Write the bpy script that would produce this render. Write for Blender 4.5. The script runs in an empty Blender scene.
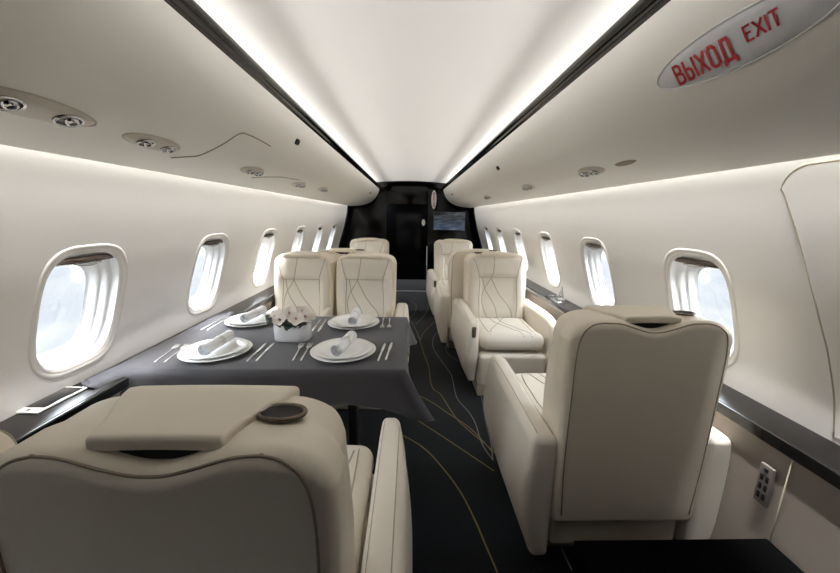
import bpy, math, random
from mathutils import Vector, Matrix
from mathutils.bvhtree import BVHTree
random.seed(7)
PI = math.pi
COL = bpy.context.scene.collection
X0 = 0.01                       # cabin centre line

# ------------------------------------------------------------------ materials
def S(r, g, b):
    f = lambda c: (c/255/12.92) if c/255 <= .04045 else ((c/255+.055)/1.055)**2.4
    return (f(r), f(g), f(b), 1)

def mat(name, col, rough=.5, metal=0, coat=0, bump=0, bscale=200, var=0, vscale=4, trans=0, spec=.5, sheen=0, emit=None, estr=0):
    m = bpy.data.materials.new(name); m.use_nodes = True
    nt = m.node_tree; b = nt.nodes['Principled BSDF']
    b.inputs['Base Color'].default_value = col
    b.inputs['Roughness'].default_value = rough
    b.inputs['Metallic'].default_value = metal
    b.inputs['Coat Weight'].default_value = coat
    b.inputs['Specular IOR Level'].default_value = spec
    b.inputs['Sheen Weight'].default_value = sheen
    b.inputs['Transmission Weight'].default_value = trans
    if emit:
        b.inputs['Emission Color'].default_value = emit
        b.inputs['Emission Strength'].default_value = estr
    tc = nt.nodes.new('ShaderNodeTexCoord')
    if var:
        n = nt.nodes.new('ShaderNodeTexNoise'); n.inputs['Scale'].default_value = vscale
        n.inputs['Detail'].default_value = 3
        nt.links.new(tc.outputs['Object'], n.inputs['Vector'])
        mx = nt.nodes.new('ShaderNodeMix'); mx.data_type = 'RGBA'
        mx.inputs[6].default_value = tuple(c*(1-var) for c in col[:3])+(1,)
        mx.inputs[7].default_value = tuple(min(1, c*(1+var)) for c in col[:3])+(1,)
        nt.links.new(n.outputs['Fac'], mx.inputs[0]); nt.links.new(mx.outputs[2], b.inputs['Base Color'])
    if bump:
        n = nt.nodes.new('ShaderNodeTexNoise'); n.inputs['Scale'].default_value = bscale
        n.inputs['Detail'].default_value = 4
        nt.links.new(tc.outputs['Object'], n.inputs['Vector'])
        bp = nt.nodes.new('ShaderNodeBump'); bp.inputs['Strength'].default_value = bump
        bp.inputs['Distance'].default_value = .002
        nt.links.new(n.outputs['Fac'], bp.inputs['Height']); nt.links.new(bp.outputs['Normal'], b.inputs['Normal'])
    return m

M = dict(
    wall=mat('wall_panel', S(243, 240, 236), .55, var=.02, vscale=3, bump=.05),
    bin=mat('overhead_panel', S(243, 239, 231), .5, var=.02, vscale=3, bump=.05),
    ceil=mat('ceiling_panel', S(236, 233, 229), .5, bump=.05),
    rim=mat('window_rim', S(232, 228, 222), .5),
    funnel=mat('window_reveal', S(244, 244, 243), .45),
    strip=mat('black_lacquer_strip', S(14, 14, 15), .15, coat=.6),
    gloss=mat('black_gloss', S(5, 5, 6), .16, coat=.0, spec=.3),
    ledge=mat('ledge_veneer', S(22, 19, 18), .28, coat=.0, spec=.35, var=.15, vscale=8),
    ledgeb=mat('ledge_black_edge', S(10, 10, 12), .12, coat=.8),
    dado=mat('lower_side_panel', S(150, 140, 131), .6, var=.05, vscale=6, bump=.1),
    carpet=mat('carpet', S(20, 24, 28), .95, sheen=.18, var=.25, vscale=25, bump=.6, bscale=500, spec=.1),
    cgold=mat('carpet_gold_line', S(132, 114, 76), .9, bump=.4, bscale=500),
    cgrey=mat('carpet_grey_line', S(122, 122, 118), .9, bump=.4, bscale=500),
    leather=mat('cream_leather', S(233, 226, 214), .42, var=.03, vscale=7, bump=.12, bscale=350),
    leather2=mat('cream_leather_shell', S(241, 231, 214), .42, var=.03, vscale=7, bump=.12, bscale=350),
    stitch=mat('leather_stitching', S(180, 169, 152), .7),
    litp=mat('light_unit_plate', S(212, 204, 190), .4),
    seam=mat('leather_seam', S(158, 145, 126), .7),
    base=mat('seat_base', S(200, 191, 176), .35),
    dark=mat('dark_parts_gap_shade', S(14, 12, 11), .6),  # dark fittings, also the painted shade under the headrest flap
    chrome=mat('chrome', S(215, 215, 215), .12, 1),
    steel=mat('steel', S(232, 231, 228), .30, .9),
    brownm=mat('dark_bronze', S(120, 108, 97), .25, .8),
    cloth=mat('table_cloth', S(50, 48, 53), .75, bump=.25, bscale=700, sheen=.25),
    wood=mat('table_dark', S(22, 20, 20), .3, coat=.4),
    china=mat('china', S(250, 250, 248), .15, coat=.3),
    napkin=mat('napkin', S(248, 249, 252), .85, bump=.3, bscale=400),
    petal=mat('petal', S(250, 243, 236), .6),
    pinkc=mat('petal_centre', S(176, 120, 120), .6),
    leaf=mat('leaf', S(52, 68, 54), .5, var=.3, vscale=30),
    sage=mat('grey_green_leaf', S(126, 132, 126), .7),
    vase=mat('vase', S(250, 251, 253), .3, coat=.3),
    signm=mat('sign_face', S(214, 214, 217), .35, coat=.3),
    red=mat('sign_red', S(178, 22, 36), .45),
    greyp=mat('grey_plastic', S(118, 110, 106), .4),
    white=mat('white_plastic', S(225, 225, 222), .35),
    black=mat('dark_glass', S(18, 18, 22), .08, coat=.6),
    matte=mat('matte_black', S(9, 9, 10), 1, spec=.02),
    lamp=mat('lamp_lens', S(240, 240, 235), .2),
)
# window pane: clear with a little gloss
def pane_mat():
    m = bpy.data.materials.new('window_acrylic'); m.use_nodes = True; nt = m.node_tree; nt.nodes.clear()
    o = nt.nodes.new('ShaderNodeOutputMaterial'); t = nt.nodes.new('ShaderNodeBsdfTransparent'); g = nt.nodes.new('ShaderNodeBsdfGlossy')
    t.inputs[0].default_value = (.96, .98, 1, 1); g.inputs['Roughness'].default_value = .05
    mx = nt.nodes.new('ShaderNodeMixShader'); mx.inputs[0].default_value = .06
    nt.links.new(t.outputs[0], mx.inputs[1]); nt.links.new(g.outputs[0], mx.inputs[2]); nt.links.new(mx.outputs[0], o.inputs[0])
    return m
M['pane'] = pane_mat()
def screen_mat():
    m = bpy.data.materials.new('television_picture'); m.use_nodes = True; nt = m.node_tree; b = nt.nodes['Principled BSDF']
    b.inputs['Base Color'].default_value = (.01, .01, .012, 1); b.inputs['Roughness'].default_value = .1
    tc = nt.nodes.new('ShaderNodeTexCoord'); mp = nt.nodes.new('ShaderNodeMapping'); mp.inputs['Scale'].default_value = (2.2, 6, 6)
    n = nt.nodes.new('ShaderNodeTexNoise'); n.inputs['Scale'].default_value = 1.6; n.inputs['Detail'].default_value = 5
    cr = nt.nodes.new('ShaderNodeValToRGB'); e = cr.color_ramp.elements
    e[0].position = .42; e[0].color = (.01, .012, .015, 1); e[1].position = .72; e[1].color = (.28, .34, .4, 1)
    sp = nt.nodes.new('ShaderNodeSeparateXYZ'); c2 = nt.nodes.new('ShaderNodeValToRGB'); e = c2.color_ramp.elements
    e[0].position = .0; e[0].color = (.04, .08, .2, 1); e[1].position = .6; e[1].color = (0, 0, 0, 1)
    ad = nt.nodes.new('ShaderNodeMix'); ad.data_type = 'RGBA'; ad.blend_type = 'ADD'; ad.inputs[0].default_value = 1
    L = nt.links.new
    L(tc.outputs['Generated'], mp.inputs[0]); L(mp.outputs[0], n.inputs['Vector']); L(n.outputs['Fac'], cr.inputs[0])
    L(tc.outputs['Generated'], sp.inputs[0]); L(sp.outputs['Z'], c2.inputs[0])
    L(cr.outputs[0], ad.inputs[6]); L(c2.outputs[0], ad.inputs[7]); L(ad.outputs[2], b.inputs['Emission Color'])
    b.inputs['Emission Strength'].default_value = .15
    return m
M['screen'] = screen_mat()

# ------------------------------------------------------------------ mesh helpers
class MB:
    def __init__(s): s.v = []; s.f = []; s.m = []
    def add(s, vf, mi=0, T=None):
        v, f = vf; k = len(s.v)
        s.v += [tuple(T @ Vector(p)) if T is not None else tuple(p) for p in v]
        s.f += [tuple(i+k for i in q) for q in f]; s.m += [mi]*len(f)
        return s
    def mesh(s, name, mats):
        me = bpy.data.meshes.new(name); me.from_pydata(s.v, [], s.f)
        for m in (mats if isinstance(mats, (list, tuple)) else [mats]): me.materials.append(M[m])
        me.polygons.foreach_set('material_index', s.m)
        me.polygons.foreach_set('use_smooth', [True]*len(s.f)); me.update()
        return me
    def build(s, name, mats, parent=None, loc=None, label=None, flat=False):
        me = s.mesh(name, mats)
        if flat: me.polygons.foreach_set('use_smooth', [False]*len(s.f))
        o = bpy.data.objects.new(name, me); COL.objects.link(o)
        if parent: o.parent = parent
        if loc: o.location = loc
        if label: o['label'] = label
        return o

def thing(name, label, cat, loc=(0, 0, 0), rz=0, group=None):
    o = bpy.data.objects.new(name, None); COL.objects.link(o); o.empty_display_size = .1
    o.location = loc; o.rotation_euler = (0, 0, rz); tag(o, label, cat, group); return o
def tag(o, label, cat, group=None):
    o['label'] = label; o['category'] = cat
    if group: o['group'] = group
    return o
def struct(o, label=None):
    o['kind'] = 'structure'
    if label: o['label'] = label
    return o
def kids(o): return [c for c in bpy.data.objects if c.parent == o]
def dup(o, loc, rz, label, group=None, parent=None):
    c = o.copy(); COL.objects.link(c)
    if parent: c.parent = parent
    else: c.location = loc; c.rotation_euler = (0, 0, rz); c['label'] = label
    if group: c['group'] = group
    for k in kids(o): dup(k, None, None, None, None, c)
    return c

def axis(h, r, nc, ni):
    a = [h-r + r*math.tan(PI/4*i/nc) for i in range(nc+1)]
    mid = [-(h-r) + 2*(h-r)*i/ni for i in range(1, ni)]
    return [-q for q in reversed(a)] + mid + a
def rbox(hx, hy, hz, r, nc=3, n=(4, 4, 4), f=None, c=(0, 0, 0)):
    r = min(r, hx*.999, hy*.999, hz*.999)
    A = [axis(h, r, nc, k) for h, k in zip((hx, hy, hz), n)]; H = (hx, hy, hz)
    V = []; F = []; D = {}
    def vert(p):
        k = tuple(round(q, 6) for q in p)
        if k in D: return D[k]
        q = [max(-(h-r), min(h-r, w)) for w, h in zip(p, H)]
        d = Vector([a-b for a, b in zip(p, q)]); l = d.length
        s = [b + (e/l*r if l > 1e-9 else 0) for b, e in zip(q, d)]
        if f: s = list(f(*s))
        V.append((s[0]+c[0], s[1]+c[1], s[2]+c[2])); D[k] = len(V)-1; return D[k]
    for ax in range(3):
        u, w = [(1, 2), (2, 0), (0, 1)][ax]
        for sg in (-1, 1):
            for i in range(len(A[u])-1):
                for j in range(len(A[w])-1):
                    q = []
                    for a, b in ((i, j), (i+1, j), (i+1, j+1), (i, j+1)):
                        p = [0, 0, 0]; p[ax] = sg*H[ax]; p[u] = A[u][a]; p[w] = A[w][b]; q.append(vert(p))
                    F.append(tuple(q if sg > 0 else q[::-1]))
    return V, F
def box(x0, x1, y0, y1, z0, z1, r=.004, nc=1):
    hx, hy, hz = (x1-x0)/2, (y1-y0)/2, (z1-z0)/2
    r = min(r, hx*.95, hy*.95, hz*.95)
    return rbox(hx, hy, hz, r, nc, (1, 1, 1), None, ((x0+x1)/2, (y0+y1)/2, (z0+z1)/2))
def lathe(prof, n=32, sx=1, sy=1):
    V = []; F = []
    for r, z in prof:
        for i in range(n):
            a = 2*PI*i/n; V.append((r*math.cos(a)*sx, r*math.sin(a)*sy, z))
    for k in range(len(prof)-1):
        for i in range(n):
            j = (i+1) % n; F.append((k*n+i, k*n+j, (k+1)*n+j, (k+1)*n+i))
    F.append(tuple(range(n))[::-1]); F.append(tuple((len(prof)-1)*n+i for i in range(n)))
    return V, F
def tube(pts, r, n=6, closed=False, ry=None):
    pts = [Vector(p) for p in pts]; V = []; F = []; up = Vector((0, 0, 1)); N = len(pts)
    rr = r if isinstance(r, (list, tuple)) else [r]*N
    for k, p in enumerate(pts):
        t = (pts[(k+1) % N]-pts[k-1]) if closed else (pts[min(k+1, N-1)]-pts[max(k-1, 0)])
        t.normalize()
        a = t.cross(up)
        if a.length < .05: a = t.cross(Vector((0, 1, 0)))
        a.normalize(); b = a.cross(t)
        for i in range(n):
            w = 2*PI*i/n; V.append(tuple(p+a*math.cos(w)*rr[k]+b*math.sin(w)*(ry or rr[k])))
    for k in range(N if closed else N-1):
        k2 = (k+1) % N
        for i in range(n):
            j = (i+1) % n; F.append((k*n+i, k*n+j, k2*n+j, k2*n+i))
    if not closed: F.append(tuple(range(n))[::-1]); F.append(tuple((N-1)*n+i for i in range(n)))
    return V, F
def loft(rings, closed=True, capa=False, capb=False):
    n = len(rings[0]); V = [tuple(p) for r in rings for p in r]; F = []
    for k in range(len(rings)-1):
        for i in range(n if closed else n-1):
            j = (i+1) % n; F.append((k*n+i, k*n+j, (k+1)*n+j, (k+1)*n+i))
    if capa: F.append(tuple(range(n))[::-1])
    if capb: F.append(tuple((len(rings)-1)*n+i for i in range(n)))
    return V, F
def sm(t): t = max(0, min(1, t)); return t*t*(3-2*t)
def lerp(x, xs, ys):
    if x <= xs[0]: return ys[0]
    for i in range(len(xs)-1):
        if x <= xs[i+1]: return ys[i]+(ys[i+1]-ys[i])*(x-xs[i])/(xs[i+1]-xs[i])
    return ys[-1]
def catmull(P, k=6):
    P = [Vector(p) for p in P]; Q = [2*P[0]-P[1]]+P+[2*P[-1]-P[-2]]; o = []
    for i in range(1, len(Q)-2):
        for j in range(k):
            t = j/k; a, b, c, d = Q[i-1:i+3]
            o.append(.5*((2*b)+(c-a)*t+(2*a-5*b+4*c-d)*t*t+(3*b-a-3*c+d)*t**3))
    return o+[P[-1]]

# ------------------------------------------------------------------ cabin section
WZ = [.66, .8, .9, 1.0, 1.1, 1.2, 1.3, 1.4, 1.5, 1.6]
WX = [1.24, 1.226, 1.200, 1.169, 1.138, 1.113, 1.090, 1.070, 1.053, 1.035]
_wc = catmull([(x, z, 0) for x, z in zip(WX, WZ)], 4); _wz = [p[1] for p in _wc]; _wx = [p[0] for p in _wc]
def wallx(z): return lerp(z, _wz, _wx)
PP = [(.53, 1.755), (.537, 1.72), (.55, 1.68), (.575, 1.635), (.61, 1.59), (.655, 1.55), (.71, 1.52), (.78, 1.496), (.88, 1.478), (1.0, 1.468)]
_pc = catmull([(x, z, 0) for x, z in PP], 5); _ps = [0]
for a, b in zip(_pc, _pc[1:]): _ps.append(_ps[-1]+(b-a).length)
def panel(side, y, s, d=0):      # s = arc length from the black strip, d = distance off the surface into the cabin
    x = lerp(s, _ps, [p[0] for p in _pc]); z = lerp(s, _ps, [p[1] for p in _pc])
    x2 = lerp(s+.01, _ps, [p[0] for p in _pc]); z2 = lerp(s+.01, _ps, [p[1] for p in _pc])
    x1 = lerp(s-.01, _ps, [p[0] for p in _pc]); z1 = lerp(s-.01, _ps, [p[1] for p in _pc])
    t = Vector((x2-x1, z2-z1)).normalized(); n = Vector((t[1], -t[0]))   # towards centre / down
    return (X0+side*(x+n[0]*d), y, z+n[1]*d)
def s_of_x(x): return lerp(x, [p[0] for p in _pc], _ps)
YB = -.9; YE = 6.0               # rear end and black section start

# floor -------------------------------------------------------------
fl = MB(); fl.add(([(-1.12, YB, 0), (1.14, YB, 0), (1.14, 7.6, 0), (-1.12, 7.6, 0)], [(0, 1, 2, 3)]), 0)
def ribbon(pts, w):
    P = catmull([(x, y, 0) for x, y in pts], 8); V = []; F = []
    for k, p in enumerate(P):
        t = (P[min(k+1, len(P)-1)]-P[max(k-1, 0)]).normalized(); n = Vector((-t[1], t[0], 0))*w/2
        V += [(p[0]-n[0], p[1]-n[1], .0012), (p[0]+n[0], p[1]+n[1], .0012)]
    F = [(2*k, 2*k+1, 2*k+3, 2*k+2) for k in range(len(P)-1)]
    return V, F
LINES = [('gold', 0.009, [(0.124, 3.515), (0.145, 3.238), (0.178, 2.905), (0.179, 2.625), (0.199, 2.489), (0.246, 2.412), (0.317, 2.117), (0.383, 1.967), (0.475, 1.803), (0.513, 1.695)]), ('gold', 0.009, [(-0.103, 2.521), (0.123, 2.36), (0.276, 2.158), (0.389, 2.002), (0.461, 1.834), (0.483, 1.762)]), ('gold', 0.009, [(-0.144, 2.311), (-0.022, 2.179), (0.19, 1.933), (0.347, 1.745), (0.459, 1.61)]), ('gold', 0.009, [(-0.102, 1.968), (-0.027, 1.917), (0.101, 1.79), (0.201, 1.612), (0.267, 1.452), (0.305, 1.3), (0.326, 1.187), (0.347, 1.074)]), ('grey', 0.009, [(0.386, 4.002), (0.283, 3.744), (0.247, 3.474), (0.264, 3.239), (0.313, 2.999), (0.356, 2.79), (0.362, 2.631), (0.361, 2.368), (0.417, 2.179), (0.439, 2.039), (0.441, 1.834), (0.473, 1.694)]), ('grey', 0.009, [(0.526, 2.853), (0.556, 2.543), (0.542, 2.336), (0.512, 2.077), (0.498, 1.865), (0.472, 1.688)]), ('grey', 0.009, [(0.435, 3.653), (0.379, 3.435), (0.387, 3.204), (0.462, 3.033)]), ('gold', 0.01, [(0.328, 4.293), (0.195, 3.945), (0.128, 3.648), (0.116, 3.515)]), ('grey', 0.01, [(-0.011, 4.412), (0.044, 4.166), (0.092, 3.84), (0.124, 3.515)]), ('grey', 0.01, [(0.004, 5.387), (0.096, 5.134), (0.076, 4.738), (0.007, 4.44)]), ('grey', 0.01, [(0.293, 5.464), (0.269, 4.962), (0.195, 4.54), (0.083, 4.18)]), ('grey', 0.008, [(-0.025, 1.455), (0.001, 1.338), (0.007, 1.206), (0.004, 1.077)])]
for kind, w, pts in LINES: fl.add(ribbon(pts, w*.75), 1 if kind == 'gold' else 2)
for i in range(5):               # the pattern goes on under the seats and the table
    x = [-.95, -.7, -.5, .75, .95][i]
    fl.add(ribbon([(x+.12*math.sin(1.7*k+i*2), -.5+.55*k) for k in range(13)], .007), 1+i % 2)
struct(fl.build('floor', ['carpet', 'cgold', 'cgrey']), 'dark carpet with wavy gold and grey lines')

# ceiling (one arched skin that closes the space above the overhead panels)
def strip_mesh(prof, y0, y1, n=1):
    rings = [[(p[0], y0+(y1-y0)*k/n, p[1]) for p in prof] for k in range(n+1)]
    return loft(rings, closed=False)
cp = [(-1.04, 1.58), (-.92, 1.70), (-.78, 1.79), (-.64, 1.84)]+[(x/20, 1.884-.020*(x/20/.5)**2) for x in range(-11, 12)]+[(.64, 1.84), (.78, 1.79), (.92, 1.70), (1.04, 1.58)]
cp = [(x+X0, z) for x, z in cp]
struct(MB().add(strip_mesh(cp, YB, YE, 1)).build('ceiling', 'ceil'), 'arched pale ceiling panel')

# walls with window openings
WIN_Y = {-1: [-.345+.80*i for i in range(8)], 1: [1.365+.79*i for i in range(6)]}
ZC = .965
def rrect(hy, hz, n=72, e=3.4):
    o = []
    for i in range(n):
        a = 2*PI*i/n; c, s = math.cos(a), math.sin(a)
        o.append((hy*math.copysign(abs(c)**(2/e), c), hz*math.copysign(abs(s)**(2/e), s)))
    return o
ZL, ZH = .655, 1.60
def build_wall(side):
    mb = MB(); ys = WIN_Y[side]; pitch = ys[1]-ys[0]
    T = lambda y, z: (X0+side*wallx(z), y, z)
    def plain(y0, y1):
        nz = 24; rings = [[T(y, ZL+(ZH-ZL)*k/nz) for k in range(nz+1)] for y in (y0, y1)]
        mb.add(loft(rings, closed=False))
    plain(YB, ys[0]-pitch/2)
    nz = 24; L = pitch/2
    per = [(L, ZL-ZC+(ZH-ZL)*k/nz) for k in range(nz)]+[(L-2*L*k/16, ZH-ZC) for k in range(16)]
    per += [(-L, ZH-ZC-(ZH-ZL)*k/nz) for k in range(nz)]+[(-L+2*L*k/16, ZL-ZC) for k in range(16)]
    for yc in ys:
        K = 10; rings = []
        for k in range(K+1):
            r = []
            for A, B in per:
                q = (abs(A/.158)**3.4+abs(B/.212)**3.4)**(-1/3.4); a, b = A*q, B*q; t = (k/K)**1.3
                r.append(T(yc+a+(A-a)*t, ZC+b+(B-b)*t))
            rings.append(r)
        mb.add(loft(rings))
    plain(ys[-1]+pitch/2, YE)
    return mb
for side, nm in ((-1, 'left'), (1, 'right')):
    struct(build_wall(side).build('wall_'+nm, 'wall'), 'cream cabin side wall with a row of windows')

def window(side, yc, idx):
    T = lambda y, z, d: (X0+side*(wallx(z)+d), y, z)
    def ring(hy, hz, d, e=3.4, dz=0): return [T(yc+a, ZC+dz+b, d) for a, b in rrect(hy, hz, 72, e)]
    fr = MB().add(loft([ring(.182, .236, .004), ring(.180, .234, -.001), ring(.175, .229, -.0035), ring(.168, .222, -.002), ring(.162, .216, .001),
                        ring(.155, .209, .003), ring(.150, .202, .008)])).build('window_frame', 'rim')
    root = fr; root.name = 'window_%d' % idx
    struct(root, 'rounded cabin window in the %s wall' % ('left' if side < 0 else 'right'))
    rv = [(.150, .202, .008), (.147, .198, .030), (.144, .195, .034), (.135, .186, .036), (.133, .183, .062), (.131, .181, .064), (.122, .172, .066), (.119, .168, .095), (.108, .156, .098)]
    MB().add(loft([ring(*q) for q in rv])).build('window_reveal', 'funnel', root)
    pr = ring(.110, .158, .099); pr2 = ring(.110, .158, .103)
    MB().add(loft([pr, pr2], capa=True, capb=True)).build('window_pane', 'pane', root)
    # raised shade with its handle bar at the head of the opening
    sh = MB(); f = lambda y, z, d: T(yc+y, z, d)
    z1 = ZC+.192; z0 = ZC+.172
    rr = []
    for k in range(13):
        y = -.128+.256*k/12; w = 1-abs(k-6)/6; zt = z0+.020*min(1, w*4); zb = z0-.004+.006*(1-w)
        rr.append([f(y, zb, .012), f(y, zt, .010), f(y, zt, .034), f(y, zb, .034)])
    sh.add(loft(rr, capa=True, capb=True))
    shd = sh.build('window_shade', 'brownm', root, label='bronze coloured raised shade')
    hb = MB().add(tube([f(-.05+.1*k/8, z0-.002-.008*math.sin(PI*k/8), .006) for k in range(9)], .004, 8))
    hb.build('shade_handle', 'chrome', shd)
n = 0
for side in (-1, 1):
    for yc in WIN_Y[side]:
        n += 1; window(side, yc, n)

# overhead panels, black strips, ledges, lower side panels ---------------
for side, nm in ((-1, 'left'), (1, 'right')):
    prof = [(X0+side*.56, 1.76), (X0+side*.54, 1.762)]+[(X0+side*p[0], p[1]) for p in _pc]+[(X0+side*1.003, 1.474), (X0+side*1.0, 1.482), (X0+side*.9, 1.495)]
    struct(MB().add(strip_mesh(prof, YB, YE, 1)).build('trim_1' if side < 0 else 'trim_2', 'bin'), 'smooth overhead panel, %s side' % nm)
    q = [(.548, 1.752), (.534, 1.749), (.527, 1.758), (.524, 1.764), (.519, 1.764), (.505, 1.776), (.499, 1.786), (.505, 1.790), (.56, 1.770)]
    q = [(X0+side*a, b) for a, b in q]; q.append(q[0])
    struct(MB().add(strip_mesh(q, YB, YE, 1)).build('trim_3' if side < 0 else 'trim_4', 'strip', ), 'black lacquered strip along the ceiling')
    # ledge
    lb = MB().add(box(*(sorted((X0+side*1.105, X0+side*1.262))), YB, YE, .662, .682, .004, 2), 0)
    lb.add(box(*(sorted((X0+side*1.098, X0+side*1.112))), YB, YE, .640, .680, .006, 3), 1)
    struct(lb.build('trim_5' if side < 0 else 'trim_6', ['ledge', 'ledgeb']), 'black side ledge under the windows')
    dp = [(1.11, .655), (1.112, .60), (1.104, .42), (1.098, .25), (1.085, .05), (1.08, 0)]
    struct(MB().add(strip_mesh([(X0+side*a, b) for a, b in dp], YB, YE, 1)).build('trim_7' if side < 0 else 'trim_8', 'dado'), 'cream lower side panel')

# rear wall and forward black section -------------------------------------
struct(MB().add(box(-1.35, 1.37, YB-.04, YB, 0, 1.9)).build('wall_rear', 'gloss'))
for side, nm in ((-1, 'left'), (1, 'right')):
    zz = [0, .3, .5]+WZ+[1.6]
    prof = [(X0+side*(1.10 if z < .6 else wallx(z)-.012), z) for z in (0, .2, .4, .62, .66, .7, .8, .9, 1.0, 1.1, 1.2, 1.3, 1.4, 1.5, 1.6, 1.7)]
    struct(MB().add(strip_mesh(prof, YE-.0, 7.2, 1)).build('wall_front_'+nm, 'gloss'), 'glossy black wall of the forward section')
# bulkhead: black wall with a doorway, plus the soffit that continues the cabin section in black
BY = 6.2
bk = MB()
dx0, dx1, dz = -.42, .30, 1.52
bk.add(box(-1.30, dx0, BY, BY+.05, 0, 1.95)).add(box(dx1, 1.32, BY, BY+.05, 0, 1.95)).add(box(dx0, dx1, BY, BY+.05, dz, 1.95))
struct(bk.build('wall_front', 'gloss'), 'glossy black bulkhead with a dark doorway')
for side in (-1, 1):
    prof = [(X0+side*p[0], p[1]) for p in _pc]+[(X0+side*1.2, 1.462)]
    prof = [(X0+side*.40, 1.80)]+prof
    struct(MB().add(strip_mesh([(a, b-.004) for a, b in prof], YE-.002, BY+.6, 1)).build('trim_%d' % (9 if side < 0 else 10), 'gloss'), 'black overhead panel of the forward section')
cp2 = [(x/20+X0, 1.873-.04*(x/20/.5)**2) for x in range(-12, 13)]
struct(MB().add(strip_mesh(cp2, YE-.004, 7.3, 1)).build('trim_11', 'gloss'), 'black arched ceiling of the forward section')
struct(MB().add(box(-1.35, 1.37, YE-.002, YE+.02, 1.862, 1.99)).add(box(-1.35, 1.37, 7.3, 7.34, 0, 1.99)).build('wall_far', 'gloss'), 'dark end of the forward galley')
# bulkhead infill above the overhead panels so that no daylight enters
inf = MB()
for side in (-1, 1):
    P = [(.40, 1.99), (1.4, 1.99), (1.4, 1.47), (1.0, 1.464)]+[(p[0], p[1]-.003) for p in reversed(_pc)]+[(.40, 1.80)]
    V = [(X0+side*a, YE+.001, b) for a, b in P]; inf.add((V, [tuple(range(len(V)))]))
struct(inf.build('wall_infill', 'gloss', flat=True))
struct(MB().add(tube([(dx1-.005, BY-.004, 0.01), (dx1-.005, BY-.004, .80)], .005, 6)).add(box(-.42, dx1, BY-.10, BY-.08, .0, .012)).build('trim_12', 'steel'), 'thin steel door edge and threshold')

# exit door panel in the right wall -----------------------------------------
def exit_door():
    P = []
    def edge_y(z): return .925+.02*(z-.9)
    pts = []
    z0, z1, r = .70, 1.462, .075
    y1 = 1.0; y0 = -.35
    def yy(z): return lerp(z, [.69, .81, .957, 1.097, 1.234, 1.316, 1.415, 1.46], [.882, .894, .907, .93, .961, .985, 1.02, 1.03])
    for k in range(30):
        z = z0+(z1-r-z0)*k/29; pts.append((yy(z), z))
    for k in range(1, 9):
        a = PI/2*k/8; pts.append((yy(z1-r)+.012-r+r*math.cos(a), z1-r+r*math.sin(a)))
    for k in range(1, 9): pts.append((pts[37][0]-(pts[37][0]-y0)*k/8, z1))
    for k in range(1, 20): pts.append((y0, z1-(z1-z0)*k/19))
    return pts
dpts = exit_door()
def W(y, z, d): return (X0+wallx(z)-d, y, z)
dm = MB()
# panel face as columns in z
zs = [.70+.762*k/40 for k in range(41)]
def dy(z):
    if z <= 1.387: return [q[0] for q in dpts[:30] if q[1] >= z-1e-6][0] if z > dpts[29][1] else lerp(z, [q[1] for q in dpts[:30]], [q[0] for q in dpts[:30]])
    return lerp(z, [q[1] for q in dpts[29:38]], [q[0] for q in dpts[29:38]])
rows = []
for z in zs:
    ye = dy(z); rows.append([W(-.35+(ye+.35)*k/12, z, .0022) for k in range(13)][:13])
dm.add(loft(rows, closed=False))
door = dm.build('door_1', 'wall'); struct(door, 'exit door panel let into the right wall')
MB().add(tube([W(y, z, .001) for y, z in dpts[:46]], .0028, 6)).build('door_seal', 'stitch', door)

# lights and fittings in the overhead panels ---------------------------------
def ellipse_plate(side, yc, sc, a, b, h, n=40, rings=6):
    R = []
    for k in range(rings+1):
        t = k/rings; rr = 1-(t if t < 1 else .999); d = h*math.sqrt(max(0, 1-rr**4))
        R.append([panel(side, yc+a*rr*math.cos(2*PI*i/n), sc+b*rr*math.sin(2*PI*i/n), d-.0005) for i in range(n)])
    return loft(R, capb=True)
def disc(side, yc, sc, ra, d0, d1, rb=None, n=20, ry=1):
    rb = ra if rb is None else rb
    R = [[panel(side, yc+ra*ry*math.cos(2*PI*i/n), sc+ra*math.sin(2*PI*i/n), d0) for i in range(n)],
         [panel(side, yc+rb*ry*math.cos(2*PI*i/n), sc+rb*math.sin(2*PI*i/n), d1) for i in range(n)]]
    return loft(R, capb=True)
def torus(side, yc, sc, r, t, d, n=24, ry=1):
    return tube([panel(side, yc+r*ry*math.cos(2*PI*i/n), sc+r*math.sin(2*PI*i/n), d) for i in range(n)], t, 6, True)
def reading_lights(side, yc, x, a, b, label, lamps=((-.35, 0), (.38, 0)), k=1.0):
    sc = s_of_x(x)
    root = ellips = MB().add(ellipse_plate(side, yc, sc, a, b, .012)).build('reading_light_unit', 'litp')
    tag(root, label, 'reading light', 'reading light units in the overhead panels')
    MB().add(tube([panel(side, yc+a*math.cos(2*PI*i/48), sc+b*math.sin(2*PI*i/48), .001) for i in range(48)], .002, 5, True)).build('bezel', 'base', root)
    for (u, v) in lamps:
        y = yc+u*a*1.2; s = sc-b*.15; r = b*.55
        l = MB().add(disc(side, y, s, r*1.05, .0110, .0135, ry=1.45), 0).add(torus(side, y, s, r, r*.15, .0140, ry=1.3), 1)
        lo = l.build('lamp', ['brownm', 'chrome'], root)
        MB().add(disc(side, y+.004, s-.002, r*.62, .012, .020, r*.5)).build('swivel_head', 'chrome', lo)
        MB().add(disc(side, y+.004, s-.002, r*.33, .0195, .0205)).build('lens', 'dark', lo)
    return root
reading_lights(-1, .755, .738, .135, .037, 'large oval reading light unit on the left, cut by the left photo edge')
reading_lights(-1, 1.085, .740, .105, .032, 'oval reading light unit on the left, second from the camera, beside the curved hatch line')
reading_lights(-1, 1.72, .738, .10, .034, 'oval reading light unit on the left, just beyond the curved hatch line')
reading_lights(-1, 2.42, .742, .10, .034, 'small looking oval reading light unit on the left, fourth along the overhead panel')
reading_lights(-1, 2.95, .715, .10, .034, 'oval reading light unit on the left, farthest before the black bulkhead')
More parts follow.
